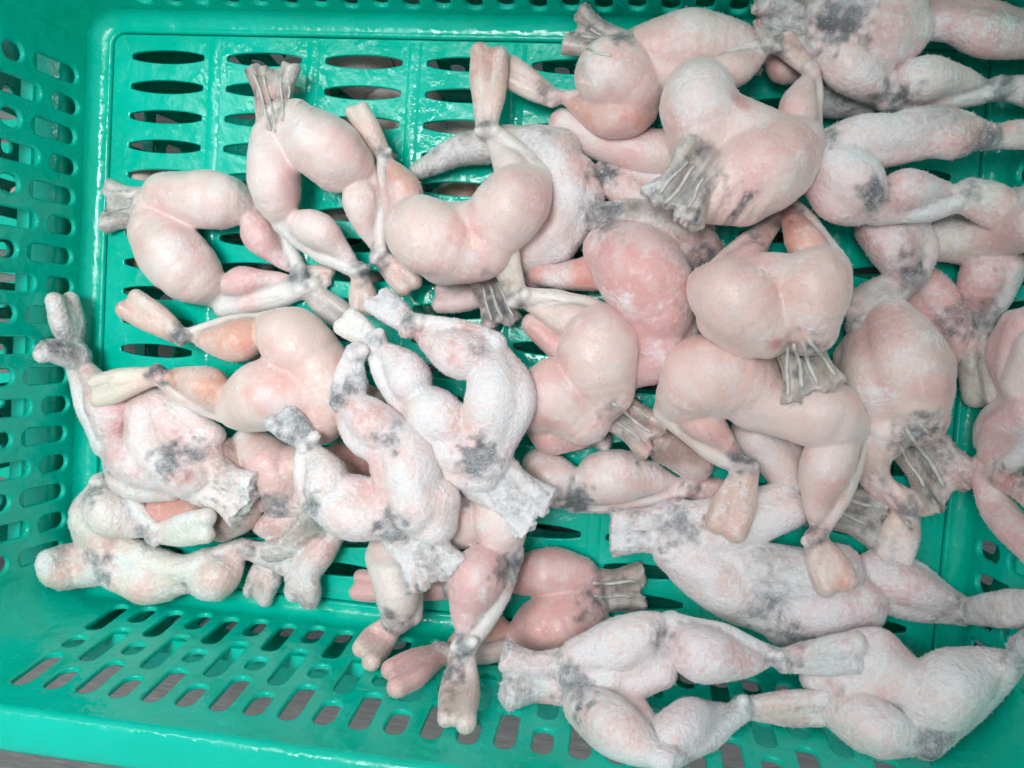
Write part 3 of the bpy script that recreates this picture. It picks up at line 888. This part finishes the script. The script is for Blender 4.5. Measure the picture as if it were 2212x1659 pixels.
# --- white centre frog
frog('whitest frost-coated frog at the centre left, black patch at its waist', 150, [
  stump(1052,1022,120, 1162,1112,132, 34, 0, 10, 'G'),
  leg((1050,960),(1068,748),(888,705),(812,642), 74, 52, -1, 25, 34, mid=(1082,865), zc='P', zf='G', dz=(0,0,0,0)),
  leg((1000,945),(880,878),(812,735),(742,690), 66, 44, 1, 24, 32, mid=(935,908), zc='C', zf='Y'), C('T','980,990,60;1050,1000,60')],
  frost=.72, spots=[('d',1042,985,50,1),('d',1055,765,34,.55),('d',890,712,34,.6),('d',1110,1080,54,.5),('d',812,740,28,.5),('p',985,790,40,.5)], tint=(1.02,1.0,.98))
frog('frosty pink frog left of the whitest one, dark foot curling up left', 165, [
  stump(890,1150,130, 945,1248,150, 36, 0, 20, 'G'),
  C('T','885,1090,74;875,1010,72;858,965,62'), leg((868,965),(738,868),(772,762),None, 60, 26, 1, 22, mid=(805,928), zt='P', zc='K'),
  leg((845,1112),(678,1090),(668,955),(604,895), 68, 48, 1, 24, 38, mid=(765,1094), zc='C', zf='K', dz=(0,0,0,10)), C('T','930,1080,60;930,1130,56')],
  frost=.58, spots=[('d',855,940,34,.8),('d',722,860,36,.9),('d',682,1082,32,.9),('d',860,1130,44,1),('d',635,910,44,.9),('r',600,888,20,.5),('p',780,890,50,.6),('d',960,1220,60,.4),('p',740,790,30,.5)], tint=(1,.96,.95))
# --- left orange frog
frog('peach frog at left with two orange calves and feet crossing', 70, [
  leg((690,785),(575,695),(395,728),(274,650), 76, 44, -1, 18, 36, mid=(645,748), zc='O', dz=(0,0,10,10)),
  leg((680,850),(486,892),(340,808),(203,848), 80, 42, 1, 20, 36, mid=(590,850), zc='O', zf='Y', dz=(0,0,20,30)),
  C('T','690,800,70;720,850,66;690,900,60'), C('W','730,850,50;790,880,46')],
  tint=(1,.95,.90), frost=.14, spots=[('d',385,725,36,.8),('d',345,795,40,.85),('w',350,790,16,.8),('w',486,895,28,.7),('p',660,820,40,.6),('o',560,760,40,.4)])
frog('frosty pink frog at the left wall, blue-black patch and red wound', 40, [
  stump(452,1036,110, 535,1080,122, 40, 25, 35, 'F'),
  C('T','420,1010,70;350,960,70;330,890,52'), leg((380,1030),(232,962),(165,768),(133,640), 66, 46, 1, 24, 36, mid=(300,1012), zt='P', zc='P'), C('G','165,770,30;110,758,24;92,765,18'), C('T','440,960,50;380,910,46;310,860,36')],
  frost=.5, spots=[('d',405,985,44,.95),('d',445,975,26,.8),('r',427,1020,22,.9),('r',288,925,26,.7),('d',165,745,34,.8),('d',240,1010,26,.5),('f',160,790,50,.8),('d',490,1010,30,.4)])
frog('cream frosted frog in the lower left corner, tail-like waist on the wall', 25, [
  C('Y','245,1212,44;170,1222,46;120,1232,36;100,1215,24'), C('G','230,1195,30;160,1200,28;105,1205,20'), C('Y','200,1105,46;214,1160,50;232,1215,50'), C('Y','240,1190,40;300,1215,44;350,1235,44'),
  leg((235,1195),(215,1045),(335,1155),(456,1135), 48, 46, 1, 22, 36, mid=(204,1120), zt='Y', zc='C', zf='Y', dz=(0,0,30,80)),
  leg((245,1225),(408,1245),(530,1185),(652,1222), 52, 44, 1, 20, 32, mid=(325,1250), zt='Y', zc='Y', zf='G'), C('Y','360,1240,42;405,1238,40;445,1226,40')],
  frost=.55, spots=[('d',232,1200,30,.9),('d',215,1055,34,.7),('d',240,1240,24,.8),('d',335,1160,30,.7),('o',165,1220,20,.6),('d',530,1185,30,.5),('d',410,1270,24,.5)], tint=(1,1.0,.97))
frog('pair of small pink-grey feet hanging below the cream lower left frog', 15, [
  C('P','730,1110,34;650,1125,30;570,1140,24'), C('P','710,1150,36;675,1200,40;650,1250,34'), foot((665,1215),(650,1298),38,'G',20,10), foot((590,1190),(555,1292),36,'G'), C('R','600,1130,24;565,1138,20'), C('W','700,1110,40;620,1180,30;590,1190,28')],
  frost=.4, spots=[('r',570,1135,26,.6),('d',700,1130,40,.5),('r',670,1180,26,.4)])
frog('frog hanging from lower centre with long foot over the near wall', 85, [
  C('T','990,1080,46;1000,1140,48'), leg((1065,1070),(1098,1195),(1002,1395),(984,1568), 58, 58, 1, 28, 44, zc='P', dz=(0,20,110,110)),
  C('C','828,1205,36;858,1275,48;862,1330,34'), C('S','890,1240,24;890,1330,22'), C('K','856,1338,32'), foot((856,1338),(784,1422),38,'F'), C('T','1000,1120,50;920,1150,50;840,1190,44')],
  frost=.22, spots=[('d',1115,1215,34,.9),('d',1000,1395,36,.7),('d',855,1335,34,.7),('d',1010,1075,26,.6),('r',1105,1255,14,.5)])
frog('dull pink frog at lower centre lying flat, dark waist pointing right', 0, [
  stump(1282,1275,96, 1388,1272,112, 28),
  leg((1255,1245),(1090,1255),(980,1275),(765,1262), 54, 34, 1, 22, 34, mid=(1185,1236), zc='O', zf='P', zt='P'),
  leg((1255,1325),(1105,1392),(955,1408),(842,1472), 74, 44, 1, 24, 42, mid=(1205,1346), zc='O', zf='P', zt='P'),
  C('P','1270,1262,36;1272,1300,36')],
  frost=.12, spots=[('d',1290,1290,40,.7),('d',1350,1270,60,.5),('r',860,1430,30,.5),('p',1200,1300,90,.4)], tint=(.97,.92,.90),
  cords=[(-.3,-.3,.9,.0,4),(.3,.25,.8,.0,3.4)])
frog('cream shank and brownish flesh buried under the peach left frog', 5, [
  C('C','535,950,28;590,1010,56;615,1070,44'), C('S','520,950,18;560,1030,22;605,1085,22'), C('K','610,1085,28'), C('R','740,985,34;785,1010,46;760,1050,40'), C('D','490,990,44;520,1090,50;480,1130,40'), C('R','350,1100,36;410,1110,44;450,1090,36'), C('D','600,1080,40;700,1080,40'), C('D','420,1090,40;500,1060,44'), C('T','640,1010,50;740,1010,40')],
  frost=.18, spots=[('d',610,1085,34,.8)])
# --- glimpsed through the floor
def below(src, label, dx, dy, rz):
    c = copy_tree(src); c.location = (src.location.x+dx, src.location.y+dy, -.043); c.rotation_euler.z = rz
    c['label'] = label; c['group'] = 'frogs in the basket underneath'
_p = at(708, 322, 100)[0]
below(FROGS[0], 'pale frog legs in the basket underneath, glimpsed through the second and third slot columns', .092-_p[0], .010-_p[1], 0)
below(FROGS[1], 'grey frog waist in the basket underneath, glimpsed through the slots at the left corner', .030, .035, 1.2)
below(FROGS[3], 'frog legs in the basket underneath, seen through slots beside the red foot stub', -.060, -.025, 2.6)
below(FROGS[9], 'frog legs in the basket underneath, seen through slots at the left floor edge', -.215, .055, .8)
below(FROGS[27], 'frog legs in the basket underneath, seen through slots right of the red foot stub', .085, .075, .3)
